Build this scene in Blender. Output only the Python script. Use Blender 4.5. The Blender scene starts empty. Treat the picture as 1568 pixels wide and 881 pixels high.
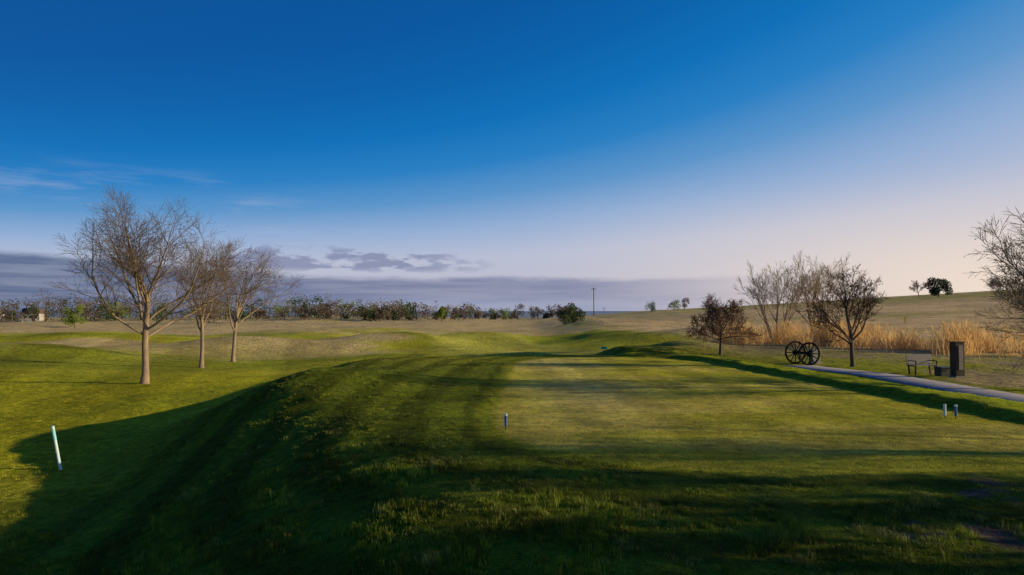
import bpy, math, random, time
import numpy as np
from mathutils import Vector, Matrix
T0=time.time()
scene=bpy.context.scene
scene.view_settings.view_transform='Standard'
scene.view_settings.look='None'
scene.view_settings.exposure=0
SUN_EL=13.5; SUN_AZ=94.0
CAMZ=2.9
COLL=scene.collection

# ---------------------------------------------------------------- noise
def vn(x,y,s,seed=0.0):
    X=np.asarray(x,float)/s; Y=np.asarray(y,float)/s
    xi=np.floor(X); yi=np.floor(Y); fx=X-xi; fy=Y-yi
    fx=fx*fx*(3-2*fx); fy=fy*fy*(3-2*fy)
    def h(a,b):
        v=np.sin(a*127.1+b*311.7+seed*74.7)*43758.5453
        return v-np.floor(v)
    return (h(xi,yi)*(1-fx)+h(xi+1,yi)*fx)*(1-fy)+(h(xi,yi+1)*(1-fx)+h(xi+1,yi+1)*fx)*fy
def fbm(x,y,s,seed=0.0,o=3):
    r=0;a=1;t=0
    for i in range(o):
        r=r+a*vn(x,y,s/(2**i),seed+i*3.1); t+=a; a*=0.5
    return r/t
def S(a,b,t):
    t=np.clip((np.asarray(t,float)-a)/(b-a),0,1)
    return t*t*(3-2*t)
def gauss(x,y,cx,cy,sx,sy):
    return np.exp(-((x-cx)/sx)**2-((y-cy)/sy)**2)

# ---------------------------------------------------------------- terrain
def tee_sdf(x,y):
    cx=6.2-0.04*(y-20); hx=6.7-0.08*np.clip(y-20,0,30)
    px=np.abs(x-cx); py=np.abs(y-27.3); r=5
    qx=px-hx+r; qy=py-15+r
    return np.minimum(np.maximum(qx,qy),0)+np.hypot(np.maximum(qx,0),np.maximum(qy,0))-r
def path_x(y):
    return 16.3-1.3*S(30,35.5,y)+0.25*np.sin(y*0.12)
def path_mask(x,y):
    return (1-S(1.0,1.6,np.abs(x-path_x(y))))*(1-S(35.5,36.5,y))
def crest(y):
    return np.interp(y,[3,6,10,14,18,21,24,28,36,45,60],[3.2,2.0,0.2,-1.2,-2.8,-4.6,-6.4,-7.2,-7.2,-7.8,-8])
def height(x,y):
    x=np.asarray(x,float); y=np.asarray(y,float)
    Lz=-2.1+0.4*S(28,42,y)+0.35*S(50,80,y)+1.0*S(100,240,y)
    xc=crest(y)+1.2*(vn(x*0,y,8,4)-0.5)
    M=S(0,1,(x-(xc-9.0))/9.0)*(1-S(43,57,y-0.15*x))
    R=S(3,16,x)
    plate=np.maximum(M,R)
    z=Lz*(1-plate)
    z=z+0.60*gauss(x,y,-7.4,26.5,3.6,4.6)  # hump added on the crest to stretch the mound's shadow leftward
    hill=0.062*np.clip(np.minimum(x,175)-24,0,None)*S(25,190,y)*(1-S(230,520,y))
    z=z+hill+0.75*S(10,60,x)*S(60,190,y)*(1-S(230,520,y))
    z=z-26*S(270,900,y)
    z=z+ (S(300,1200,np.abs(x)))*2*(1-S(500,900,y))
    d=tee_sdf(x,y)
    right=S(8.5,10.5,x)*S(13.5,19,y)*(1-S(42,47,y))
    z=z+right*0.22*S(0.0,0.6,d)*(1-S(1.2,3.4,d))
    xb=np.interp(y,[40,46,55,62,66],[6.9,6.3,5.0,1.5,-3])
    w=S(42,45,y)*(1-S(62,68,y))
    z=z+w*0.5*S(0,0.9,x-xb)*(1-S(2,9,x-xb))
    z=z+0.85*gauss(x,y,-6.0,53,4.2,3.2)
    z=z+1.1*gauss(x,y,-30,78,9,5)+1.1*gauss(x,y,-15,86,7,6)
    z=z+1.2*gauss(x,y,-44,62,7,5)+1.2*gauss(x,y,-5,98,8,6)+1.1*gauss(x,y,16,120,14,9)
    z=z+1.1*gauss(x,y,-60,95,12,7)+1.2*gauss(x,y,-34,120,12,8)
    z=z+0.7*gauss(x,y,22,78,5,5)-0.45*gauss(x,y,16,66,5,6)+0.6*gauss(x,y,13,52,2.5,5)
    und=(fbm(x,y,22,7,3)-0.5)*1.6*S(38,75,y+np.abs(x)*0.4)*(1-S(400,900,y))*(1-0.6*S(18,40,x))
    und=und+(fbm(x,y,90,11,2)-0.5)*2.6*S(110,260,np.hypot(x,y))*(1-S(30,120,x))
    z=z+und
    pm=1-path_mask(x,y)
    tee=S(-0.2,0.4,d)
    z=z+(fbm(x,y,2.6,3,2)-0.5)*0.10*pm*(0.22+0.78*tee)
    z=z+(fbm(x,y,0.7,5,2)-0.5)*0.11*pm*tee*(1-S(30,60,y))
    return z

def axis(lo,hi,n0,n1,step,g):
    c=list(np.arange(n0,n1+1e-6,step))
    v=c[-1]
    while v<hi: 
        v+=step+g*(v-n1); c.append(v)
    v=c[0]; pre=[]
    while v>lo:
        v-=step+g*(n0-v); pre.append(v)
    return np.array(pre[::-1]+c)
xs=axis(-14000,14000,-24,24,0.22,0.020)
ys=axis(-300,22000,4,48,0.22,0.016)
X,Y=np.meshgrid(xs,ys)
Z=height(X,Y)
ny,nx=X.shape
def mesh_from(name,verts,faces_flat,loop_tot,mat=None,smooth=False):
    me=bpy.data.meshes.new(name)
    nv=len(verts); me.vertices.add(nv); me.vertices.foreach_set('co',np.asarray(verts,np.float32).ravel())
    loop_tot=np.asarray(loop_tot,np.int32); faces_flat=np.asarray(faces_flat,np.int32)
    me.loops.add(len(faces_flat)); me.loops.foreach_set('vertex_index',faces_flat)
    me.polygons.add(len(loop_tot))
    st=np.concatenate([[0],np.cumsum(loop_tot)[:-1]]).astype(np.int32)
    me.polygons.foreach_set('loop_start',st)
    me.update(calc_edges=True); me.validate()
    if smooth: me.polygons.foreach_set('use_smooth',np.ones(len(loop_tot),bool))
    if mat: me.materials.append(mat)
    return me
def add_obj(name,me,parent=None,loc=(0,0,0)):
    o=bpy.data.objects.new(name,me); COLL.objects.link(o); o.location=loc
    if parent: o.parent=parent
    return o

def dirt_mask(x,y):
    dm=gauss(x,y,6.3,8.8,1.5,0.9)+gauss(x,y,8.2,11,1.0,1.4)
    return S(0.58,0.66,fbm(x,y,0.45,91,3)*0.75+dm*0.26)*S(0.15,0.4,dm)
# ---- ground colours (albedo, with distance haze painted into the far plain)
def ground_color(x,y):
    d=tee_sdf(x,y)
    c=np.zeros(x.shape+(3,))
    def lay(col,m):
        nonlocal c
        m=np.clip(m,0,1)[...,None]
        c=c*(1-m)+np.array(col)*m
    lay((0.31,0.32,0.018),np.ones(x.shape))
    n1=fbm(x,y,5,21,3); n2=fbm(x,y*2.2,26,33,3); n3=fbm(x,y,0.8,41,2)
    lay((0.42,0.37,0.035),S(0.45,0.75,n1)*0.6)
    lay((0.50,0.46,0.02),(1-S(-17,-10,x))*0.8*S(15,24,y))
    lay((0.32,0.34,0.02),(1-S(-17,-10,x))*0.6*S(15,24,y)*S(0.52,0.66,fbm(x,y,9,39,3)))
    lay((0.48,0.44,0.035),S(44,54,y)*(1-S(14,24,x))*0.85)
    lay((0.30,0.33,0.025),S(44,54,y)*(1-S(14,24,x))*0.75*S(0.5,0.62,fbm(x*0.5,y*1.5,14,37,2)))
    fx=x-(-2-0.10*(y-45)+5*np.sin(y*0.03))
    lay((0.58,0.53,0.09),(1-S(6.5,8,np.abs(fx)))*S(46,56,y)*(1-S(130,170,y))*0.7)
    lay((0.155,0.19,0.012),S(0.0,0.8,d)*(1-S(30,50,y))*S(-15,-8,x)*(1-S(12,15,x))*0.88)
    tan=(0.68,0.48,0.24); tan2=(0.50,0.35,0.17)
    m=S(0.42,0.54,n2+0.40*S(80,170,y)-0.08)*S(52,80,y)*(1-S(10,30,x))
    lay(tan,m*0.75)
    m=S(0,6,x-18-5*(n2-0.5)+np.clip(60-y,0,40)*(-0.10)+np.clip(y-60,0,90)*0.14)*S(34,50,y)
    lay(tan,m); lay(tan2,m*S(0.45,0.7,fbm(x,y*2,12,51,3))*0.7)
    lay((0.32,0.31,0.08),m*S(0.54,0.68,fbm(x*0.6,y*3,30,57,3))*0.65)
    lay((0.36,0.33,0.09),m*S(150,185,y)*0.4)
    m=S(100,140,y)*(1-S(25,60,x))*S(0.30,0.50,n2+0.15)
    lay((0.54,0.40,0.19),m*0.85)
    m=S(17.2,18.5,x)*(1-S(40,52,y))
    lay((0.42,0.32,0.15),m*S(0.30,0.6,fbm(x,y,3,61,3)))
    lay((0.32,0.235,0.13),gauss(x,y,18,50,6,9)*0.9)
    lay((0.42,0.46,0.02),S(9,11,x)*S(0.4,0.8,d)*(1-S(2.6,3.6,d))*S(14,18,y)*(1-S(46,52,y)))
    # tee
    t=1-S(-0.12,0.05,d+0.12*(n3-0.5))
    lay((0.56,0.50,0.045),t)
    st=S(0.40,0.62,fbm(x*0.45,y*1.4,2.6,71,3))
    lay((0.70,0.56,0.13),t*st*0.6)
    lay((0.36,0.37,0.03),t*S(0.54,0.68,fbm(x*0.6,y*1.2,1.6,77,3))*0.55)
    lay((0.72,0.60,0.25),t*np.clip(gauss(x,y,2.6,24,2.0,6)+0.8*gauss(x,y,2.4,37,2.2,7),0,1)*0.6)
    rr=d+0.35*(vn(x,y,3,81)-0.5)
    s=0.5+0.5*np.sin(rr*math.pi/0.95)
    near=(S(0.2,0.8,d)*(1-S(9,12,d)))*(1-S(11,12,x))
    c*= (1-0.40*S(0.3,0.7,s)*near)[...,None]
    s2=0.5+0.5*np.sin((x+0.04*y)*math.pi/1.1)
    s4=0.5+0.5*np.sin((y*0.8-0.35*x)*math.pi/1.5)
    c*= (1-0.16*S(0.35,0.65,s2)*t)[...,None]
    c*= (1-0.10*S(0.35,0.65,s4)*t)[...,None]
    s3=0.5+0.5*np.sin((x*0.5+0.15*y)*math.pi/3.0+1.5*vn(x,y,20,83))
    c*= (1-0.24*S(0.35,0.65,s3)*(1-t)*(1-near)*S(20,30,y)*(1-S(90,130,y))*(1-S(14,20,x)))[...,None]
    lay((0.17,0.115,0.085),dirt_mask(x,y))
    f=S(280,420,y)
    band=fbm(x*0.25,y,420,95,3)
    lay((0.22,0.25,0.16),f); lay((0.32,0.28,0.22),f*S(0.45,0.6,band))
    haze=S(900,5000,y); lay((0.26,0.33,0.42),haze*0.92)  # blue atmospheric haze painted into the far plain's colour by distance
    return c
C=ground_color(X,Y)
verts=np.stack([X,Y,Z],-1).reshape(-1,3)
idx=np.arange(nx*ny).reshape(ny,nx)
quads=np.stack([idx[:-1,:-1],idx[:-1,1:],idx[1:,1:],idx[1:,:-1]],-1).reshape(-1)

# ---------------------------------------------------------------- materials
def newmat(name):
    m=bpy.data.materials.new(name); m.use_nodes=True
    nt=m.node_tree; b=nt.nodes['Principled BSDF']
    b.inputs['Specular IOR Level'].default_value=0.2
    b.inputs['Roughness'].default_value=0.85
    return m,nt,b
def N(nt,t,**k):
    n=nt.nodes.new(t)
    for a,v in k.items(): setattr(n,a,v)
    return n
def noise(nt,scale,detail=3,rough=0.6,coord=None):
    n=N(nt,'ShaderNodeTexNoise'); n.inputs['Scale'].default_value=scale
    n.inputs['Detail'].default_value=detail; n.inputs['Roughness'].default_value=rough
    if coord: nt.links.new(coord,n.inputs['Vector'])
    return n
def simple_mat(name,col,col2=None,scale=20,rough=0.8,bump=0.2,spec=0.2,metal=0.0,stretch=None,trans=0):
    m,nt,b=newmat(name)
    tc=N(nt,'ShaderNodeTexCoord'); co=tc.outputs['Object']
    if stretch:
        mp=N(nt,'ShaderNodeMapping'); mp.inputs['Scale'].default_value=stretch
        nt.links.new(co,mp.inputs['Vector']); co=mp.outputs['Vector']
    n=noise(nt,scale,4,0.6,co)
    r=N(nt,'ShaderNodeValToRGB'); r.color_ramp.elements[0].position=0.3; r.color_ramp.elements[1].position=0.7
    c2=col2 or tuple(c*0.65 for c in col)
    r.color_ramp.elements[0].color=(*c2,1); r.color_ramp.elements[1].color=(*col,1)
    nt.links.new(n.outputs['Fac'],r.inputs['Fac']); nt.links.new(r.outputs['Color'],b.inputs['Base Color'])
    b.inputs['Roughness'].default_value=rough; b.inputs['Specular IOR Level'].default_value=spec
    b.inputs['Metallic'].default_value=metal
    if bump:
        bp=N(nt,'ShaderNodeBump'); bp.inputs['Strength'].default_value=bump; bp.inputs['Distance'].default_value=0.02
        nt.links.new(n.outputs['Fac'],bp.inputs['Height']); nt.links.new(bp.outputs['Normal'],b.inputs['Normal'])
    if trans:
        tr=N(nt,'ShaderNodeBsdfTranslucent'); nt.links.new(r.outputs['Color'],tr.inputs['Color'])
        mx=N(nt,'ShaderNodeMixShader'); mx.inputs[0].default_value=trans
        nt.links.new(b.outputs[0],mx.inputs[1]); nt.links.new(tr.outputs[0],mx.inputs[2])
        nt.links.new(mx.outputs[0],nt.nodes['Material Output'].inputs['Surface'])
    return m

def ground_mat():
    m,nt,b=newmat('ground_turf')
    at=N(nt,'ShaderNodeAttribute'); at.attribute_name='Col'
    geo=N(nt,'ShaderNodeNewGeometry'); P=geo.outputs['Position']
    n1=noise(nt,30,4,0.7,P); n2=noise(nt,3.5,5,0.7,P); n3=noise(nt,0.35,3,0.6,P)
    def mr(n,a,bb,lo=0.3,hi=0.7):
        q=N(nt,'ShaderNodeMapRange'); q.inputs['From Min'].default_value=lo; q.inputs['From Max'].default_value=hi
        q.inputs['To Min'].default_value=a; q.inputs['To Max'].default_value=bb
        nt.links.new(n.outputs['Fac'],q.inputs['Value']); return q.outputs['Result']
    def mul(a,b_):
        q=N(nt,'ShaderNodeMath',operation='MULTIPLY'); nt.links.new(a,q.inputs[0]); nt.links.new(b_,q.inputs[1]); return q.outputs[0]
    f=mul(mul(mr(n1,0.4,1.5),mr(n2,0.5,1.45)),mr(n3,0.8,1.2))
    vm=N(nt,'ShaderNodeVectorMath',operation='SCALE'); nt.links.new(at.outputs['Color'],vm.inputs[0]); nt.links.new(f,vm.inputs['Scale'])
    nt.links.new(vm.outputs['Vector'],b.inputs['Base Color'])
    ad=N(nt,'ShaderNodeMath',operation='MULTIPLY_ADD'); nt.links.new(n2.outputs['Fac'],ad.inputs[0]); ad.inputs[1].default_value=3.5
    nt.links.new(n1.outputs['Fac'],ad.inputs[2])
    ad2=N(nt,'ShaderNodeMath',operation='MULTIPLY_ADD'); nt.links.new(n3.outputs['Fac'],ad2.inputs[0]); ad2.inputs[1].default_value=6.0
    nt.links.new(ad.outputs[0],ad2.inputs[2])
    bp=N(nt,'ShaderNodeBump'); bp.inputs['Strength'].default_value=1.0; bp.inputs['Distance'].default_value=0.08
    nt.links.new(ad2.outputs[0],bp.inputs['Height']); nt.links.new(bp.outputs['Normal'],b.inputs['Normal'])
    b.inputs['Roughness'].default_value=0.95; b.inputs['Specular IOR Level'].default_value=0.03
    return m
MG=ground_mat()
me=mesh_from('ground',verts,quads,np.full((nx-1)*(ny-1),4),MG,True)
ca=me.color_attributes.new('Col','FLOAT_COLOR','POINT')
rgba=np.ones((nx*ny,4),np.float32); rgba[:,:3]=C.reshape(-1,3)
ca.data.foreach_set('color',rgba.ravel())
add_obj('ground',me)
print('terrain',nx,ny,time.time()-T0)
def hz(x,y): return float(height(np.array([x]),np.array([y]))[0])

# ---------------------------------------------------------------- grass tufts
def blade_mat(name,lo,hi):
    m,nt,b=newmat(name)
    oi=N(nt,'ShaderNodeObjectInfo'); at=N(nt,'ShaderNodeAttribute'); at.attribute_type='INSTANCER'; at.attribute_name='tint'
    q=N(nt,'ShaderNodeMapRange'); nt.links.new(oi.outputs['Random'],q.inputs['Value']); q.inputs['To Min'].default_value=lo; q.inputs['To Max'].default_value=hi
    vm=N(nt,'ShaderNodeVectorMath',operation='SCALE'); nt.links.new(at.outputs['Color'],vm.inputs[0]); nt.links.new(q.outputs['Result'],vm.inputs['Scale'])
    nt.links.new(vm.outputs['Vector'],b.inputs['Base Color'])
    b.inputs['Roughness'].default_value=0.55; b.inputs['Specular IOR Level'].default_value=0.25
    tr=N(nt,'ShaderNodeBsdfTranslucent'); nt.links.new(vm.outputs['Vector'],tr.inputs['Color'])
    mx=N(nt,'ShaderNodeMixShader'); mx.inputs[0].default_value=0.3
    nt.links.new(b.outputs[0],mx.inputs[1]); nt.links.new(tr.outputs[0],mx.inputs[2])
    nt.links.new(mx.outputs[0],nt.nodes['Material Output'].inputs['Surface'])
    return m
MB=blade_mat('rough_blades',0.45,1.6)
MBS=blade_mat('mown_blades',0.75,1.3)
def tuft(name,seed,nb,rad,h,w,mat):
    rng=np.random.default_rng(seed); V=[];F=[];L=[]
    for i in range(nb):
        a=rng.uniform(0,6.283); r=rad*math.sqrt(rng.uniform()); bx,by=r*math.cos(a),r*math.sin(a)
        hh=h*rng.uniform(0.55,1.1); la=rng.uniform(0,6.283); ln=hh*rng.uniform(0.1,0.75)
        wa=rng.uniform(0,6.283); wx,wy=w/2*math.cos(wa),w/2*math.sin(wa)
        k=len(V)
        V+= [(bx-wx,by-wy,-0.02),(bx+wx,by+wy,-0.02),
             (bx+wx*0.8+ln*0.35*math.cos(la),by+wy*0.8+ln*0.35*math.sin(la),hh*0.6),
             (bx-wx*0.8+ln*0.35*math.cos(la),by-wy*0.8+ln*0.35*math.sin(la),hh*0.6),
             (bx+ln*math.cos(la),by+ln*math.sin(la),hh)]
        F+=[k,k+1,k+2,k+3,k+3,k+2,k+4]; L+=[4,3]
    return mesh_from(name,V,F,L,mat)
def tuft_coll(name,specs,mat):
    c=bpy.data.collections.new(name)
    for i,(nb,rad,h,w) in enumerate(specs):
        o=bpy.data.objects.new(name+'_tuft_%d'%i,tuft(name,i+7,nb,rad,h,w,mat)); c.objects.link(o)
    return c
def scatter(name,coll,pts,rotz,scl):
    me=bpy.data.meshes.new(name); me.vertices.add(len(pts)); me.vertices.foreach_set('co',pts.astype(np.float32).ravel())
    a=me.attributes.new('rz','FLOAT','POINT'); a.data.foreach_set('value',rotz.astype(np.float32))
    a=me.attributes.new('sc','FLOAT_VECTOR','POINT'); a.data.foreach_set('vector',scl.astype(np.float32).ravel())
    col=ground_color(pts[:,0],pts[:,1])
    v=fbm(pts[:,0],pts[:,1],0.9,301,2)[:,None]
    col=col*(0.5+1.0*v)
    straw=(S(0.62,0.8,fbm(pts[:,0],pts[:,1],0.5,307,2))*0.4)[:,None]
    col=col*(1-straw)+np.array((0.32,0.29,0.08))*straw
    rg=np.ones((len(pts),4),np.float32); rg[:,:3]=col
    a=me.attributes.new('tint','FLOAT_COLOR','POINT'); a.data.foreach_set('color',rg.ravel())
    o=add_obj(name,me)
    g=bpy.data.node_groups.new(name+'_gn','GeometryNodeTree')
    g.interface.new_socket('Geometry',in_out='INPUT',socket_type='NodeSocketGeometry')
    g.interface.new_socket('Geometry',in_out='OUTPUT',socket_type='NodeSocketGeometry')
    n=g.nodes; l=g.links
    gi=n.new('NodeGroupInput'); go=n.new('NodeGroupOutput')
    ip=n.new('GeometryNodeInstanceOnPoints'); ci=n.new('GeometryNodeCollectionInfo')
    ci.inputs['Collection'].default_value=coll; ci.inputs['Separate Children'].default_value=True; ci.inputs['Reset Children'].default_value=True
    ra=n.new('GeometryNodeInputNamedAttribute'); ra.data_type='FLOAT'; ra.inputs['Name'].default_value='rz'
    sa=n.new('GeometryNodeInputNamedAttribute'); sa.data_type='FLOAT_VECTOR'; sa.inputs['Name'].default_value='sc'
    cx=n.new('ShaderNodeCombineXYZ')
    l.new(ra.outputs['Attribute'],cx.inputs['Z'])
    l.new(gi.outputs[0],ip.inputs['Points']); l.new(ci.outputs[0],ip.inputs['Instance'])
    ip.inputs['Pick Instance'].default_value=True
    l.new(cx.outputs[0],ip.inputs['Rotation']); l.new(sa.outputs['Attribute'],ip.inputs['Scale'])
    l.new(ip.outputs[0],go.inputs[0])
    md=o.modifiers.new('scatter','NODES'); md.node_group=g
    return o
rng=np.random.default_rng(5)
def rand_zone(n,x0,x1,y0,y1):
    return rng.uniform(x0,x1,n),rng.uniform(y0,y1,n)
CR=tuft_coll('rough_tufts',[(15,0.08,0.080,0.009),(17,0.10,0.065,0.009),(11,0.06,0.105,0.008),(15,0.11,0.05,0.010)],MB)
CM=tuft_coll('mown_tufts',[(30,0.14,0.020,0.008),(30,0.16,0.022,0.008),(26,0.14,0.016,0.009)],MBS)
PX=[];PY=[];PS=[]
for (x0,x1,y0,y1,den,sc) in [(-9,10,4.5,10,125,0.85),(-13,13.5,10,16,72,1.0),(-20,15,16,26,28,1.15),(-30,15,26,45,7,1.6),(-44,30,45,64,2.6,2.2)]:
    n=int((x1-x0)*(y1-y0)*den); x,y=rand_zone(n,x0,x1,y0,y1)
    cl=fbm(x,y,0.6,5,2); 
    keep=(rng.uniform(size=n)<S(0.32,0.56,cl)*0.85+0.15)&(tee_sdf(x,y)>0.05+0.2*rng.uniform(size=n))&(path_mask(x,y)<0.2)
    keep&=rng.uniform(size=n)>dirt_mask(x,y)*0.95
    x=x[keep];y=y[keep];cl=cl[keep]
    PX.append(x);PY.append(y)
    flat=0.5 if y0>=16 else 1.0
    if y0>=26: flat=0.3
    if y0>=45: flat=0.2
    PS.append(np.stack([sc*rng.uniform(0.8,1.2,len(x)),np.full(len(x),sc),sc*flat*(0.35+1.1*S(0.35,0.7,cl))*rng.uniform(0.7,1.2,len(x))],1))
x=np.concatenate(PX);y=np.concatenate(PY);sc=np.concatenate(PS)
z=height(x,y)
sc[:,2]*=0.45+0.55*S(0.3,4.0,tee_sdf(x,y))
scatter('rough_grass',CR,np.stack([x,y,z],1),rng.uniform(0,6.28,len(x)),sc)
nrough=len(x)
n=20000; x,y=rand_zone(n,-1,14,12,43)
k=(tee_sdf(x,y)<0.05)&(rng.uniform(size=n)<np.clip(26/np.maximum(y,1),0.5,1)); x=x[k];y=y[k]; z=height(x,y)
sc=np.stack([np.ones(len(x))]*3,1)*rng.uniform(0.7,1.15,(len(x),1))
scatter('tee_grass',CM,np.stack([x,y,z],1),rng.uniform(0,6.28,len(x)),sc)
print('tufts',nrough,len(x),time.time()-T0)

# ---------------------------------------------------------------- trees
class MB_:
    def __init__(s): s.V=[];s.F=[];s.L=[];s.M=[]
    def tube(s,pts,rad,sides,mi=0):
        k0=len(s.V); n=len(pts)
        for i,p in enumerate(pts):
            d=(pts[min(i+1,n-1)]-pts[max(i-1,0)]).normalized()
            a=d.orthogonal().normalized() if i==0 else (pa-d*pa.dot(d)).normalized()
            pa=a; b=d.cross(a)
            for j in range(sides):
                t=6.28318*j/sides
                s.V.append(tuple(p+(a*math.cos(t)+b*math.sin(t))*rad[i]))
        for i in range(n-1):
            for j in range(sides):
                a0=k0+i*sides+j; a1=k0+i*sides+(j+1)%sides
                s.F+=[a0,a1,a1+sides,a0+sides]; s.L.append(4); s.M.append(mi)
    def quad(s,p,size,rnd,mi=1,flat=None):
        u=Vector((rnd.gauss(0,1),rnd.gauss(0,1),rnd.gauss(0,1))).normalized()
        v=u.orthogonal().normalized()
        k=len(s.V); u=u*size; v=v*size*0.7
        s.V+= [tuple(p-u),tuple(p+v*0.9),tuple(p+u),tuple(p-v)]
        s.F+=[k,k+1,k+2,k+3]; s.L.append(4); s.M.append(mi)
    def mesh(s,name,mats,smooth=False):
        me=mesh_from(name,s.V,s.F,s.L,None,smooth)
        for m in mats: me.materials.append(m)
        me.polygons.foreach_set('material_index',np.array(s.M,np.int32)); me.update()
        return me
def tree_mesh(name,seed,P,mats):
    rnd=random.Random(seed); B=MB_()
    up=Vector((0,0,1))
    nseg=[6,7,5,4,3,2]
    maxlev=len(P['counts'])
    leaf=P.get('leaf')
    def grow(p,d,L,r,lev):
        n=nseg[lev]; pts=[p.copy()]; dd=d.copy(); rr=[r]
        wob=P.get('wob',0.13)*(1.0 if lev else 0.3)
        end=P.get('tend',0.66) if lev==0 else 0.25
        for i in range(n):
            dd=(dd+Vector((rnd.gauss(0,wob),rnd.gauss(0,wob),rnd.gauss(0,wob)))+up*P['trop'][min(lev,len(P['trop'])-1)]).normalized()
            p=p+dd*(L/n); pts.append(p.copy()); rr.append(max(r*(1-(1-end)*(i+1)/n),P['rmin']))
        if lev==0: rr[0]=r*1.4
        B.tube(pts,rr,[9,6,5,4,3,3][lev],2 if lev>=2 else 0)
        if leaf and lev>=maxlev-1:
            for _ in range(leaf[0]):
                i=rnd.randint(0,n-1); q=pts[i].lerp(pts[i+1],rnd.random())+Vector((rnd.gauss(0,1),rnd.gauss(0,1),rnd.gauss(0,1)))*leaf[1]*1.2
                B.quad(q,leaf[1]*rnd.uniform(0.6,1.3),rnd)
        if lev<maxlev:
            c=P['counts'][lev]; az=rnd.uniform(0,6.28)
            for j in range(c):
                t0=P['tmin'][lev]; t=t0+(1-t0)*((j+rnd.uniform(0.1,0.9))/c)
                if j==c-1: t=1.0
                f=t*n; i=min(int(f),n-1); q=pts[i].lerp(pts[i+1],f-i)
                bs=(pts[i+1]-pts[i]).normalized(); az+=2.4+rnd.uniform(-0.5,0.5)
                if lev==0: 
                    a0,a1=P['ang']; ang=math.radians(a1+(a0-a1)*(j/(c-1))**1.2+rnd.uniform(-5,5))
                    az=6.283*((j*0.382)%1.0)+rnd.uniform(-0.35,0.35)
                else:
                    ang=math.radians(rnd.uniform(*P.get('ang2',(24,50)))); 
                    if j==c-1: ang*=0.4
                a=bs.orthogonal().normalized(); b=bs.cross(a)
                nd=(bs*math.cos(ang)+(a*math.cos(az)+b*math.sin(az))*math.sin(ang)).normalized()
                LL=P['len'][lev]*(1-0.45*(t-t0)/(1-t0+1e-6)*(1 if lev else 0.35))*rnd.uniform(0.75,1.15)
                rl=rr[i]*P['rr'][lev]
                grow(q,nd,LL,max(rl,P['rmin']),lev+1)
    stems=P.get('stems',1)
    for s_ in range(stems):
        if stems==1: grow(Vector((0,0,-0.15)),Vector((P.get('lean',0),0,1)).normalized(),P['trunk']+0.15,P['r0'],0)
        else:
            a=6.283*s_/stems+rnd.uniform(-.4,.4); q=Vector((math.cos(a),math.sin(a),0))
            grow(q*0.25+Vector((0,0,-0.15)),(up+q*rnd.uniform(0.12,0.45)).normalized(),P['trunk']*rnd.uniform(0.8,1.1),P['r0'],0)
    return B.mesh(name,mats)
M_bark=simple_mat('pale_bark',(0.34,0.25,0.16),(0.19,0.13,0.085),9,0.9,0.6,stretch=(1,1,0.25))
M_twig=simple_mat('brown_twigs',(0.21,0.15,0.10),(0.13,0.09,0.06),3,0.9,0)
M_bark2=simple_mat('dark_bark',(0.16,0.11,0.075),(0.07,0.05,0.035),9,0.9,0.6,stretch=(1,1,0.25))
M_twig2=simple_mat('dark_twigs',(0.11,0.07,0.045),(0.07,0.045,0.03),3,0.9,0)
M_bark3=simple_mat('tan_bark',(0.40,0.30,0.19),(0.22,0.16,0.10),9,0.9,0.5,stretch=(1,1,0.25))
M_twig3=simple_mat('tan_twigs',(0.50,0.37,0.20),(0.34,0.25,0.13),3,0.9,0)
M_bud=simple_mat('brown_buds',(0.24,0.115,0.06),(0.10,0.045,0.028),6,0.8,0)
M_budg=simple_mat('green_buds',(0.34,0.28,0.09),(0.18,0.15,0.05),6,0.8,0)
base=dict(trop=[0.0,0.06,0.03,0.02,0.0],tmin=[0.55,0.22,0.2,0.2],rr=[0.55,0.45,0.45,0.5],ang=(10,52),rmin=0.0065)
def PT(**k): d=dict(base); d.update(k); return d
T1=tree_mesh('bare_tree_a',14,PT(trunk=4.9,r0=0.18,counts=[12,11,9,5],len=[5.9,2.5,1.2,0.6],ang=(8,58),rmin=0.006),[M_bark,M_bud,M_twig])
T2=tree_mesh('bare_tree_b',29,PT(trunk=4.4,r0=0.15,counts=[9,9,7,4],len=[5.4,2.0,1.05,0.55],ang=(6,38),rmin=0.006),[M_bark,M_bud,M_twig])
T3=tree_mesh('bare_tree_c',37,PT(trunk=4.2,r0=0.15,counts=[9,9,7,4],len=[5.0,2.1,1.05,0.55],ang=(6,42),rmin=0.006),[M_bark,M_bud,M_twig])
def put(name,me,x,y,s=1,rz=0,sz=None):
    o=add_obj(name,me,None,(x,y,hz(x,y))); o.rotation_euler[2]=rz; o.scale=(s,s,sz or s); return o
def fitH(me,H):
    a=np.empty(len(me.vertices)*3,np.float32); me.vertices.foreach_get('co',a); return H/a[2::3].max()
s1=fitH(T1,12.1)
put('bare_tree',T1,-22.9,42.7,s1*1.18,0.5,s1)
put('bare_tree',T2,-24.8,54.7,fitH(T2,11.2),1.9)
put('bare_tree',T3,-25.2,61.9,fitH(T3,11.2),4.0)
TA=tree_mesh('budding_tree_a',51,PT(trunk=1.6,r0=0.10,counts=[11,8,7,4],len=[2.0,1.0,0.55,0.27],ang=(10,78),leaf=(3,0.04),trop=[0,0.05,0.04,0.0,0]),[M_bark2,M_bud,M_twig2])
TB=tree_mesh('budding_tree_b',52,PT(trunk=2.1,r0=0.12,counts=[10,8,6,4],len=[2.7,1.2,0.6,0.3],ang=(8,58),leaf=(2,0.036)),[M_bark2,M_bud,M_twig2])
put('budding_tree',TA,13.1,43,fitH(TA,3.95),0.3)
put('budding_tree',TB,17.6,35.4,fitH(TB,5.4),0.9)
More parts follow.
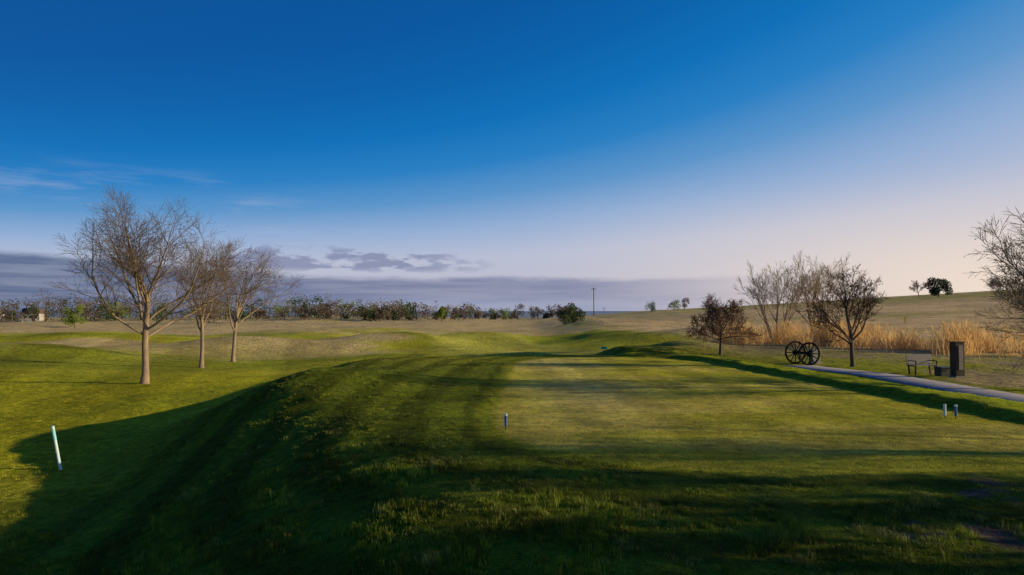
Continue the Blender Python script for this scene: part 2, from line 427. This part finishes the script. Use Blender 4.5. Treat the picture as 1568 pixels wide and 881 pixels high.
TC=tree_mesh('multi_stem_tree',61,PT(trunk=2.6,stems=6,r0=0.07,counts=[4,5,5,4],len=[3.6,1.5,0.8,0.42],ang=(5,24),ang2=(15,34),tmin=[0.5,0.3,0.2,0.2],leaf=(1,0.02)),[M_bark3,M_budg,M_twig3])
put('multi_stem_tree',TC,24.0,62,fitH(TC,8.0),0)
put('multi_stem_tree',TC,27.3,61,fitH(TC,8.4),2.1)
TD=tree_mesh('spreading_tree',71,PT(trunk=2.6,r0=0.15,counts=[12,10,8,5],len=[4.6,1.9,0.9,0.45],ang=(12,78),leaf=(1,0.026)),[M_bark2,M_budg,M_twig])
put('spreading_tree',TD,20.7,24.5,fitH(TD,7.4),0.4)
# further trees along the right-hand edge; they throw streaks over the near rough
put('bare_tree',T3,33,12.6,fitH(T3,11),1.0)
print('trees',time.time()-T0)

def cloud_tree(B,rnd,x,y,z,H,W,kind,n,size,mi_leaf,mi_wood=0,trunk=0.12):
    B.tube([Vector((x,y,z-0.3)),Vector((x,y,z+H*0.5))],[H*0.03,H*0.012],5,mi_wood)
    cl=[]
    nc=10 if kind!='cone' else 26
    for i in range(nc):
        if kind=='cone':
            t=rnd.random()**1.3; rad=W/2*(1-t)**0.75*rnd.uniform(0.45,0.9)
            a=rnd.uniform(0,6.28); cl.append((rad*math.cos(a),rad*math.sin(a),H*(0.06+0.86*t),W*0.17*(1.15-0.75*t)))
        else:
            a=rnd.uniform(0,6.28); rad=W/2*math.sqrt(rnd.random())*0.72; t=rnd.random()
            hh=H*(trunk+0.1+(0.83-trunk)*t*(1-0.35*(rad/(W/2))**2)); cl.append((rad*math.cos(a),rad*math.sin(a),hh,W*0.17))
    for i in range(n):
        c=cl[rnd.randrange(len(cl))]
        v=Vector((rnd.gauss(0,1),rnd.gauss(0,1),rnd.gauss(0,1))).normalized()*(c[3]*rnd.random()**0.4*1.1)
        B.quad(Vector((x+c[0]+v.x,y+c[1]+v.y,z+max(c[2]+v.z,0.05))),size*rnd.uniform(0.6,1.3),rnd,mi_leaf)
M_ever=simple_mat('cedar_foliage',(0.05,0.08,0.022),(0.018,0.03,0.010),1.2,0.9,0)
M_ever2=simple_mat('juniper_foliage',(0.06,0.09,0.028),(0.025,0.04,0.015),0.8,0.9,0)
M_brn=simple_mat('bare_twigs_brown',(0.115,0.075,0.048),(0.05,0.035,0.025),0.4,0.9,0)
M_brn2=simple_mat('bare_twigs_grey',(0.18,0.135,0.095),(0.09,0.07,0.05),0.4,0.9,0)
M_grn=simple_mat('spring_foliage',(0.16,0.20,0.035),(0.08,0.11,0.02),0.5,0.9,0)
def single_cloud(name,x,y,H,W,kind,n,size,mat,seed):
    B=MB_(); cloud_tree(B,random.Random(seed),0,0,0,H,W,kind,n,size,1)
    o=add_obj(name,B.mesh(name,[M_bark2,mat]),None,(x,y,hz(x,y))); return o
single_cloud('juniper_bush',11.5,132,4.2,5.6,'round',3200,0.15,M_ever2,1)
single_cloud('cedar_tree',125,200,6.4,7.0,'round',3400,0.24,M_ever,2)
single_cloud('spring_tree',-96,150,5.2,4.8,'round',1500,0.16,M_grn,5)
single_cloud('spring_tree',-20.5,200,4.4,4.8,'round',1200,0.18,M_grn,6)
for i,(x,y,H,W) in enumerate([(25,3.4,11.5,4.8),(27,6.2,12.5,5.2),(23,0.0,9.5,4),(33,8.8,13.5,5.2)]):
    single_cloud('cedar_tree',x,y,H,W,'cone',3000,0.18,M_ever,20+i)

rnd=random.Random(99); B=MB_()
spots=[]
cents=[rnd.uniform(-85,26) for _ in range(17)]
for i in range(215):
    t=rnd.random()
    if t<0.42: x=rnd.uniform(-190,-70); y=rnd.uniform(215,262)
    else: x=rnd.choice(cents)+rnd.gauss(0,2.6); y=rnd.uniform(205,290)
    spots.append((x,y))
for (x,y) in spots:
    k=rnd.random(); left=x<-70
    H=rnd.uniform(2.4,8.0)*(1.25 if left else 0.85); 
    if x>-10: H*=0.8
    W=H*rnd.uniform(0.9,1.4)
    mi=1 if k<0.36 else 2 if k<0.68 else 3 if k<0.92 else 4
    cloud_tree(B,rnd,x,y,hz(x,y),H,W,'cone' if (mi==1 and rnd.random()<.4) else 'round',200 if mi in(1,4) else 180,0.26,mi)
for (x,y,H,W,mi) in [(-58,215,8.0,7,3),(-47,220,7.5,7,2),(-70,210,5.5,8,2),(51,215,3.4,4.5,4),(45,220,3.6,5,1),(58,230,4,4,3),(-104,200,6,6,1),(-82,185,5.0,6,2),(-33,222,5.5,6,1),(9,240,5,5,2),(-76,190,4.5,6,1),(-150,205,6,8,2),(-135,215,7.5,8,3),(2,235,6,6,2)]:
    cloud_tree(B,rnd,x,y,hz(x,y),H,W,'round',460,0.2,mi)
add_obj('distant_tree_line',B.mesh('distant_tree_line',[M_bark2,M_ever,M_brn,M_brn2,M_grn]))
B=MB_()
for i in range(160):
    x=rnd.uniform(-650,320); y=rnd.uniform(650,1100); H=rnd.uniform(6,11)
    cloud_tree(B,rnd,x,y,hz(x,y),H,H*1.6,'round',50,1.0,1)
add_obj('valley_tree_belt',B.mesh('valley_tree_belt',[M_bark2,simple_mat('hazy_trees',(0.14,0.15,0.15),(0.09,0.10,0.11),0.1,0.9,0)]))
TS=tree_mesh('ridge_tree',81,PT(trunk=2.2,r0=0.13,counts=[8,6,5,3],len=[2.8,1.3,0.7,0.4],rmin=0.02),[M_bark3,M_budg,M_twig])
for (x,y,H,r) in [(121,203,5.3,0),(134,190,4.6,1),(141,192,5,2),(137,193,4,3)]:
    put('ridge_tree',TS,x,y,fitH(TS,H),r)
print('far',time.time()-T0)

# ---------------------------------------------------------------- tall golden grass
rng=np.random.default_rng(8)
n=14000
t=rng.uniform(0,1,n); w=rng.normal(0,1,n)
cx=np.interp(t,[0,0.4,0.8,1.0],[19.5,24.5,30.5,37]); cy=np.interp(t,[0,0.4,0.8,1.0],[66,54,45.5,42])
x=cx+w*1.1+rng.normal(0,.3,n); y=cy+w*1.7+rng.normal(0,.4,n)
den=fbm(x,y,2.2,3,3); k=den>0.38+0.16*rng.uniform(size=n); x=x[k];y=y[k];den=den[k];n=len(x)
z=height(x,y); h=rng.uniform(0.5,1.6,n)*(0.40+1.0*S(0.38,0.68,den)); a=rng.uniform(0,3.14,n); lx=rng.normal(-0.05,0.24,n)*h; ly=rng.normal(0,0.24,n)*h
wd=0.014
V=np.zeros((n,6,3)); dx=np.cos(a)*wd; dy=np.sin(a)*wd
V[:,0]=np.stack([x-dx,y-dy,z-0.05],1); V[:,1]=np.stack([x+dx,y+dy,z-0.05],1)
V[:,2]=np.stack([x+dx+lx*.6,y+dy+ly*.6,z+h*.75],1); V[:,3]=np.stack([x-dx+lx*.6,y-dy+ly*.6,z+h*.75],1)
V[:,4]=np.stack([x+lx*.85+dx*2.2,y+ly*.85+dy*2.2,z+h*.88],1); V[:,5]=np.stack([x+lx,y+ly,z+h],1)
o6=(np.arange(n)*6)[:,None]
F=np.concatenate([o6+np.array([[0,1,2,3]]),o6+np.array([[3,2,4,5]])],1).ravel()
M_reed=simple_mat('dry_reeds',(0.86,0.57,0.23),(0.60,0.38,0.15),0.8,0.8,0,trans=0.4)
add_obj('tall_dry_grass',mesh_from('tall_dry_grass',V.reshape(-1,3),F,np.full(2*n,4),M_reed))

# ---------------------------------------------------------------- concrete path
M_conc=simple_mat('concrete',(0.38,0.335,0.33),(0.29,0.255,0.25),3.5,0.9,0.25)
V=[];F=[];L=[]
hw=0.9; joint=1.8
for s0 in np.arange(2,35.0,joint):
    ya=np.linspace(s0+0.012,min(s0+joint-0.012,35.4),8)
    k=len(V)
    for q in ya:
        c=float(path_x(q)); 
        zt=hz(c,q)+0.045
        for (dx_,dz_) in [(-hw,-0.12),(-hw,-0.008),(-hw+0.012,0),(0,0.006),(hw-0.012,0),(hw,-0.008),(hw,-0.12)]:
            V.append((c+dx_,q,zt+dz_))
    for i in range(7):
        for j in range(6):
            a=k+i*7+j; F+=[a,a+1,a+8,a+7]; L.append(4)
    F+=[k+j for j in range(7)][::-1]; L.append(7); F+=[k+49+j for j in range(7)]; L.append(7)
add_obj('concrete_path',mesh_from('concrete_path',V,F,L,M_conc))

# ---------------------------------------------------------------- objects
def empty(name,x,y,rz=0,dz=0):
    e=bpy.data.objects.new(name,None); COLL.objects.link(e); e.location=(x,y,hz(x,y)+dz); e.rotation_euler[2]=rz; e.empty_display_size=0.2; return e
import bmesh
def prim(name,parent,kind,mat,loc=(0,0,0),rot=(0,0,0),size=(1,1,1),bev=0.0,**k):
    bm=bmesh.new()
    if kind=='box': bmesh.ops.create_cube(bm,size=1)
    elif kind=='cyl': bmesh.ops.create_cone(bm,cap_ends=True,segments=k.get('seg',20),radius1=k.get('r1',0.5),radius2=k.get('r2',0.5),depth=1)
    bmesh.ops.scale(bm,vec=size,verts=bm.verts)
    if bev: bmesh.ops.bevel(bm,geom=list(bm.edges),offset=bev,segments=2,affect='EDGES',profile=0.6)
    me=bpy.data.meshes.new(name); bm.to_mesh(me); bm.free(); me.materials.append(mat)
    o=add_obj(name,me,parent,loc); o.rotation_euler=rot; return o
def torus(name,parent,R,rw,rh,mat,loc,rot=(0,0,0),seg=40):
    V=[];F=[];L=[]
    prof=[(R-rh,-rw),(R,-rw),(R,rw),(R-rh,rw)]
    for i in range(seg):
        a=6.28318*i/seg
        for (r,h) in prof: V.append((r*math.cos(a),h,r*math.sin(a)))
    for i in range(seg):
        for j in range(4):
            a=i*4+j;b=i*4+(j+1)%4;c=((i+1)%seg)*4+(j+1)%4;d=((i+1)%seg)*4+j
            F+=[a,b,c,d];L.append(4)
    o=add_obj(name,mesh_from(name,V,F,L,mat),parent,loc); o.rotation_euler=rot; return o
M_iron=simple_mat('weathered_black_iron',(0.020,0.017,0.016),(0.010,0.009,0.008),12,0.75,0.2,0.15)
M_white=simple_mat('white_pvc',(0.60,0.72,0.70),(0.50,0.64,0.63),5,0.5,0.05,0.3)
M_cyan=simple_mat('pale_cyan_paint',(0.30,0.68,0.66),(0.25,0.60,0.60),5,0.5,0.05,0.3)
M_blue=simple_mat('blue_paint',(0.05,0.12,0.35),(0.04,0.09,0.28),8,0.5,0.05,0.4)
M_stone=simple_mat('stone_grey',(0.30,0.27,0.24),(0.18,0.16,0.14),14,0.9,0.6)
M_wood=simple_mat('dark_timber',(0.10,0.07,0.05),(0.045,0.032,0.025),10,0.85,0.5,stretch=(1,1,0.15))
M_bench=simple_mat('weathered_slats',(0.26,0.235,0.22),(0.16,0.145,0.135),16,0.8,0.4,stretch=(0.15,1,1))
M_yel=simple_mat('yellow_paint',(0.75,0.50,0.05),None,5,0.5,0)
M_roof=simple_mat('roof_shingles',(0.14,0.10,0.08),None,2,0.9,0.3)
M_wall=simple_mat('cream_siding',(0.50,0.46,0.40),(0.42,0.39,0.34),2,0.8,0.1)
M_glass=simple_mat('window_glass',(0.03,0.035,0.04),None,2,0.15,0,0.6)
M_bin=simple_mat('dark_green_plastic',(0.03,0.04,0.032),(0.02,0.026,0.02),8,0.5,0.1,0.4)
M_teal=simple_mat('teal_sign_paint',(0.03,0.35,0.30),None,5,0.5,0)

e=empty('boundary_stake',-14.1,21.5); e.rotation_euler=(math.radians(4),math.radians(-9),0)
prim('stake_body',e,'cyl',M_white,(0,0,0.66),size=(0.090,0.090,1.42),seg=16,bev=0.004)
prim('stake_band',e,'cyl',M_cyan,(0,0,1.12),size=(0.094,0.094,0.36),seg=16,bev=0.003)
prim('stake_cap',e,'cyl',M_cyan,(0,0,1.38),size=(0.10,0.10,0.03),seg=16,bev=0.004)

ax=math.radians(10)
e=empty('wagon_wheel_pair',15.35,36.2,ax)
R=0.61
for k,yy_ in enumerate((-0.62,0.62)):
    torus('tyre_%d'%k,e,R,0.028,0.035,M_iron,(0,yy_,R),seg=48)
    torus('felloe_%d'%k,e,R-0.036,0.022,0.05,M_iron,(0,yy_,R),seg=48)
    prim('hub_%d'%k,e,'cyl',M_iron,(0,yy_,R),(math.pi/2,0,0),(0.22,0.22,0.26),0.015,r1=0.5,r2=0.42)
    prim('hub_cap_%d'%k,e,'cyl',M_iron,(0,yy_-0.17 if k==0 else yy_+0.17,R),(math.pi/2,0,0),(0.12,0.12,0.10),0.01)
    for j in range(12):
        a=6.28318*j/12
        prim('spoke_%d_%d'%(k,j),e,'cyl',M_iron,(math.sin(a)*0.32,yy_,R+math.cos(a)*0.32),(0,a,0),(0.055,0.055,0.47),0,seg=8,r1=0.55,r2=0.42)
prim('axle',e,'box',M_iron,(0,0,R),size=(0.09,1.15,0.09),bev=0.01)
prim('axle_stay',e,'box',M_iron,(0.0,0,R+0.07),size=(0.06,0.8,0.04),bev=0.008)
e=empty('stone_marker',16.2,36.6,0.25)
prim('slab',e,'box',M_stone,(0,0,0.38),size=(0.50,0.22,0.8),bev=0.04)
prim('plinth',e,'box',M_stone,(0,0,0.02),size=(0.64,0.34,0.12),bev=0.02)

e=empty('park_bench',18.7,31.2,math.radians(12))
W=1.35
for sx in (-W/2+0.12,W/2-0.12):
    prim('leg_front',e,'box',M_iron,(sx,-0.20,0.20),size=(0.05,0.05,0.46),bev=0.006)
    prim('leg_back',e,'box',M_iron,(sx,0.22,0.42),(math.radians(-10),0,0),size=(0.05,0.05,0.90),bev=0.006)
    prim('seat_rail',e,'box',M_iron,(sx,0.0,0.405),size=(0.046,0.46,0.04),bev=0.006)
    prim('arm_rest',e,'box',M_iron,(sx,-0.01,0.63),size=(0.046,0.46,0.035),bev=0.008)
    prim('arm_post',e,'box',M_iron,(sx,-0.22,0.52),size=(0.04,0.04,0.20),bev=0.005)
for i in range(4): prim('seat_slat_%d'%i,e,'box',M_bench,(0,-0.20+i*0.12,0.445),size=(W,0.10,0.03),bev=0.006)
for i in range(4): prim('back_slat_%d'%i,e,'box',M_bench,(0,0.185+i*0.018,0.54+i*0.105),(math.radians(-10),0,0),size=(W,0.028,0.098),bev=0.006)
e=empty('storage_bin',19.05,30.2,0.1)
prim('body',e,'box',M_bin,(0,0,0.18),size=(0.62,0.42,0.36),bev=0.02)
prim('lid',e,'box',M_bin,(0,0,0.385),size=(0.68,0.48,0.05),bev=0.015)
prim('handle',e,'box',M_bin,(0,-0.25,0.30),size=(0.2,0.03,0.03),bev=0.005)
e=empty('tee_sign_pillar',19.05,29.3,0.12)
prim('post',e,'box',M_wood,(0,0,0.74),size=(0.42,0.34,1.5),bev=0.02)
prim('cap',e,'box',M_wood,(0,0,1.51),size=(0.47,0.39,0.05),bev=0.012)
prim('stone_panel',e,'box',M_stone,(0.02,-0.178,0.86),size=(0.20,0.03,1.05),bev=0.01)
prim('base',e,'box',M_stone,(0,0,0.02),size=(0.5,0.42,0.1),bev=0.015)
def tee_marker(x,y,ms,dz=0):
    e=empty('tee_marker',x,y)
    prim('spike',e,'cyl',M_iron,(0,0,0.05),size=(0.02,0.02,0.16),seg=8)
    prim('body',e,'cyl',ms,(0,0,0.21),size=(0.07,0.07,0.25),seg=14,bev=0.006)
    prim('top',e,'cyl',M_white,(0,0,0.36),size=(0.078,0.078,0.05),seg=14,bev=0.01)
tee_marker(-0.15,16.7,M_blue); tee_marker(11.6,18.4,M_white); tee_marker(11.83,18.3,M_blue)
def small_sign(name,x,y,mat,w,h,ph):
    e=empty(name,x,y)
    prim('post',e,'cyl',M_iron,(0,0,ph/2),size=(0.05,0.05,ph),seg=8)
    prim('panel',e,'box',mat,(0,-0.04,ph),size=(w,0.03,h),bev=0.005)
small_sign('distance_sign',8.2,61,M_teal,0.5,0.22,0.30)
small_sign('yellow_marker',57.5,100,M_yel,0.35,0.6,0.6)
small_sign('yellow_marker',56.0,150,M_yel,0.3,0.9,0.8)
e=empty('utility_pole',30.2,252)
top=2.9+34.5/1045*252-e.location.z
prim('pole',e,'cyl',M_wood,(0,0,top/2),size=(0.30,0.30,top),seg=10)
prim('crossarm',e,'box',M_wood,(0,0,top-0.5),size=(2.0,0.14,0.16),bev=0.02)
for s in(-0.9,-0.4,0.4,0.9): prim('insulator',e,'cyl',M_white,(s,0,top-0.3),size=(0.12,0.12,0.24),seg=8)
for (x,y,h) in [(20,520,14),(-20,520,14),(70,520,14)]:
    e=empty('utility_pole',x,y); prim('pole',e,'cyl',M_wood,(0,0,h/2),size=(0.3,0.3,h),seg=8); prim('crossarm',e,'box',M_wood,(0,0,h-0.6),size=(2.2,0.15,0.16),bev=0.02)
e=empty('wind_pump',-30,210)
for sx in(-1,1):
    for sy in(-1,1): prim('leg',e,'cyl',M_iron,(sx*0.45,sy*0.45,2.4),(math.radians(sy*7),math.radians(-sx*7),0),size=(0.12,0.12,4.9),seg=6)
for i in range(10):
    a=6.283*i/10; prim('vane_%d'%i,e,'box',M_stone,(math.sin(a)*0.6,-0.2,4.9+math.cos(a)*0.6),(0.3,a,0),size=(0.25,0.03,0.7))
prim('tail',e,'box',M_stone,(0.2,0.7,4.9),size=(0.05,0.9,0.5))
def house(x,y,w,d,h,rz):
    e=empty('farm_house',x,y,rz)
    prim('walls',e,'box',M_wall,(0,0,h/2-0.3),size=(w,d,h+0.6))
    V=[(-w/2-.3,-d/2-.4,h),(w/2+.3,-d/2-.4,h),(w/2+.3,d/2+.4,h),(-w/2-.3,d/2+.4,h),(-w/2-.3,0,h+d*0.38),(w/2+.3,0,h+d*0.38)]
    V=[(a,b,c+0.01) for a,b,c in V]
    F=[0,1,5,4,2,3,4,5,0,4,3,1,2,5,3,2,1,0]; L=[4,4,3,3,4]
    add_obj('roof',mesh_from('roof',V,F,L,M_roof),e)
    for i in range(3): prim('window_%d'%i,e,'box',M_glass,(-w/2+w*(0.2+0.3*i),-d/2-0.01,h*0.55),size=(0.8,0.06,1.0))
    prim('door',e,'box',M_wood,(w*0.05+0.6,-d/2-0.01,1.0),size=(0.9,0.08,2.0))
    prim('chimney',e,'box',M_stone,(w*0.2,0.3,h+d*0.38),size=(0.6,0.6,1.2),bev=0.02)
house(-157,224,5.0,4.6,2.4,0.3); house(-178,232,7,6,2.4,-0.2)
for (x,y,w) in [(-150,900,16),(-128,915,9),(-40,1000,14),(150,1000,12)]:
    e=empty('farm_shed',x,y)
    prim('walls',e,'box',M_wall,(0,0,2.6),size=(w,9,5.2)); 
    V=[(-w/2-.3,-5,5.2),(w/2+.3,-5,5.2),(w/2+.3,5,5.2),(-w/2-.3,5,5.2),(-w/2-.3,0,7.4),(w/2+.3,0,7.4)]
    add_obj('roof',mesh_from('roof',V,[0,1,5,4,2,3,4,5,0,4,3,1,2,5,3,2,1,0],[4,4,3,3,4],M_stone),e)

# ---------------------------------------------------------------- sun & sky
d=Vector((math.sin(math.radians(SUN_AZ))*math.cos(math.radians(SUN_EL)),math.cos(math.radians(SUN_AZ))*math.cos(math.radians(SUN_EL)),math.sin(math.radians(SUN_EL))))
sl=bpy.data.lights.new('sun','SUN'); sl.energy=5.0; sl.angle=math.radians(0.5); sl.color=(1.0,0.83,0.52)
so=bpy.data.objects.new('sun',sl); COLL.objects.link(so); so.rotation_euler=(-d).to_track_quat('-Z','Y').to_euler()
w=bpy.data.worlds.new('World'); scene.world=w; w.use_nodes=True; nt=w.node_tree; nt.nodes.clear()
def s2l(c): return tuple(((v/255)/12.92 if v/255<=0.04045 else ((v/255+0.055)/1.055)**2.4) for v in c)
out=N(nt,'ShaderNodeOutputWorld'); bg=N(nt,'ShaderNodeBackground'); nt.links.new(bg.outputs[0],out.inputs[0])
bg.inputs['Strength'].default_value=0.1
sky=N(nt,'ShaderNodeTexSky'); sky.sky_type='NISHITA'; sky.sun_disc=False; sky.sun_elevation=math.radians(SUN_EL); sky.sun_rotation=math.radians(SUN_AZ); sky.ozone_density=2.0
tc=N(nt,'ShaderNodeTexCoord'); sep=N(nt,'ShaderNodeSeparateXYZ'); nt.links.new(tc.outputs['Generated'],sep.inputs[0])
def M(op,a,b=None,c=None,clamp=False):
    n=N(nt,'ShaderNodeMath',operation=op); n.use_clamp=clamp
    for i,v in enumerate((a,b,c)):
        if v is None: continue
        if isinstance(v,(int,float)): n.inputs[i].default_value=v
        else: nt.links.new(v,n.inputs[i])
    return n.outputs[0]
def MR(v,a,b,c=0,dd=1,smooth=True):
    n=N(nt,'ShaderNodeMapRange'); n.interpolation_type='SMOOTHSTEP' if smooth else 'LINEAR'
    n.inputs['From Min'].default_value=a;n.inputs['From Max'].default_value=b;n.inputs['To Min'].default_value=c;n.inputs['To Max'].default_value=dd
    nt.links.new(v,n.inputs['Value']); return n.outputs['Result']
sx,sy,sz=sep.outputs
s=M('ADD',M('MULTIPLY',sx,d.x),M('MULTIPLY',sy,d.y))
t=M('MULTIPLY',sz,M('MULTIPLY_ADD',s,-0.80,1.0))
rp=N(nt,'ShaderNodeValToRGB'); cr=rp.color_ramp
stops=[(0.0,(178,176,196)),(0.045,(190,190,208)),(0.085,(186,192,214)),(0.13,(150,176,214)),(0.18,(92,150,204)),(0.23,(38,128,197)),(0.29,(4,112,186)),(0.36,(0,98,172)),(0.44,(0,87,161)),(1.0,(0,52,118))]
cr.elements[0].position=0;cr.elements[0].color=(*s2l(stops[0][1]),1)
cr.elements[1].position=1;cr.elements[1].color=(*s2l(stops[-1][1]),1)
for p,c in stops[1:-1]:
    e_=cr.elements.new(p); e_.color=(*s2l(c),1)
nt.links.new(t,rp.inputs['Fac'])
def MIX(f,a,b):
    n=N(nt,'ShaderNodeMix',data_type='RGBA'); n.clamp_factor=True
    if isinstance(f,(int,float)): n.inputs[0].default_value=f
    else: nt.links.new(f,n.inputs[0])
    for i,v in ((6,a),(7,b)):
        if isinstance(v,tuple): n.inputs[i].default_value=(*v,1)
        else: nt.links.new(v,n.inputs[i])
    return n.outputs[2]
col=rp.outputs['Color']
warm=M('MULTIPLY',MR(s,-0.1,0.65),M('SUBTRACT',1.0,MR(sz,0.02,0.19)))
col=MIX(M('MULTIPLY',warm,0.9),col,s2l((252,230,208)))
az=M('ARCTAN2',sx,sy)
def cnoise(kx,kz,off,scale,detail=5,rough=0.6):
    cb=N(nt,'ShaderNodeCombineXYZ'); nt.links.new(M('MULTIPLY',az,kx),cb.inputs[0]); nt.links.new(M('MULTIPLY',sz,kz),cb.inputs[1]); cb.inputs[2].default_value=off
    return noise(nt,scale,detail,rough,cb.outputs[0]).outputs['Fac']
nb=cnoise(1,5,1.3,5,6,0.6)
topz=M('ADD',M('MULTIPLY_ADD',nb,0.036,0.031),MR(az,-0.6,-0.3,0.022,0.0))
leftm=M('SUBTRACT',1.0,MR(az,0.04,0.46))
edge=M('SUBTRACT',topz,sz)
bank=M('MULTIPLY',MR(edge,-0.003,0.008),leftm)
bankcol=MIX(MR(az,-0.6,0.1),s2l((88,105,142)),s2l((130,136,168)))
lowc=MIX(MR(sz,0.002,0.028),s2l((150,160,188)),bankcol)
bankcol=MIX(MR(az,-0.35,-0.1),bankcol,lowc)
streak=cnoise(1,16,6.3,6,5,0.6)
col=MIX(M('MULTIPLY',bank,MR(streak,0.35,0.65,0.70,0.98)),col,bankcol)
# scattered puffs
np_=cnoise(1,3.2,14.7,15,6,0.55)
zone=M('MULTIPLY',MR(sz,0.050,0.062),M('SUBTRACT',1.0,MR(sz,0.078,0.100)))
zone=M('MULTIPLY',zone,M('MULTIPLY',MR(az,-0.55,-0.38),M('SUBTRACT',1.0,MR(az,-0.16,0.02))))
puff=M('MULTIPLY',MR(M('ADD',np_,M('MULTIPLY_ADD',zone,0.10,-0.10)),0.49,0.58),zone)
col=MIX(M('MULTIPLY',puff,0.78),col,s2l((124,132,168)))
# high wisps
nw=cnoise(1,9,9.1,5,6,0.65)
wz=M('MULTIPLY',MR(sz,0.07,0.11),M('SUBTRACT',1.0,MR(sz,0.13,0.20)))
wz=M('MULTIPLY',wz,M('SUBTRACT',1.0,MR(az,-0.5,-0.1)))
col=MIX(M('MULTIPLY',M('MULTIPLY',MR(nw,0.50,0.72),wz),0.32),col,s2l((196,200,222)))
vm=N(nt,'ShaderNodeVectorMath',operation='SCALE'); nt.links.new(col,vm.inputs[0]); vm.inputs['Scale'].default_value=10.0
fin=MIX(0.04,vm.outputs['Vector'],sky.outputs['Color'])
nt.links.new(fin,bg.inputs['Color'])

cam=bpy.data.cameras.new('camera'); co=bpy.data.objects.new('camera',cam); COLL.objects.link(co)
cam.sensor_width=36; cam.lens=24; cam.clip_end=60000; cam.clip_start=0.1
co.location=(0,0,CAMZ); co.rotation_euler=(math.radians(90+1.9),0,0)
scene.camera=co
print('done',time.time()-T0)
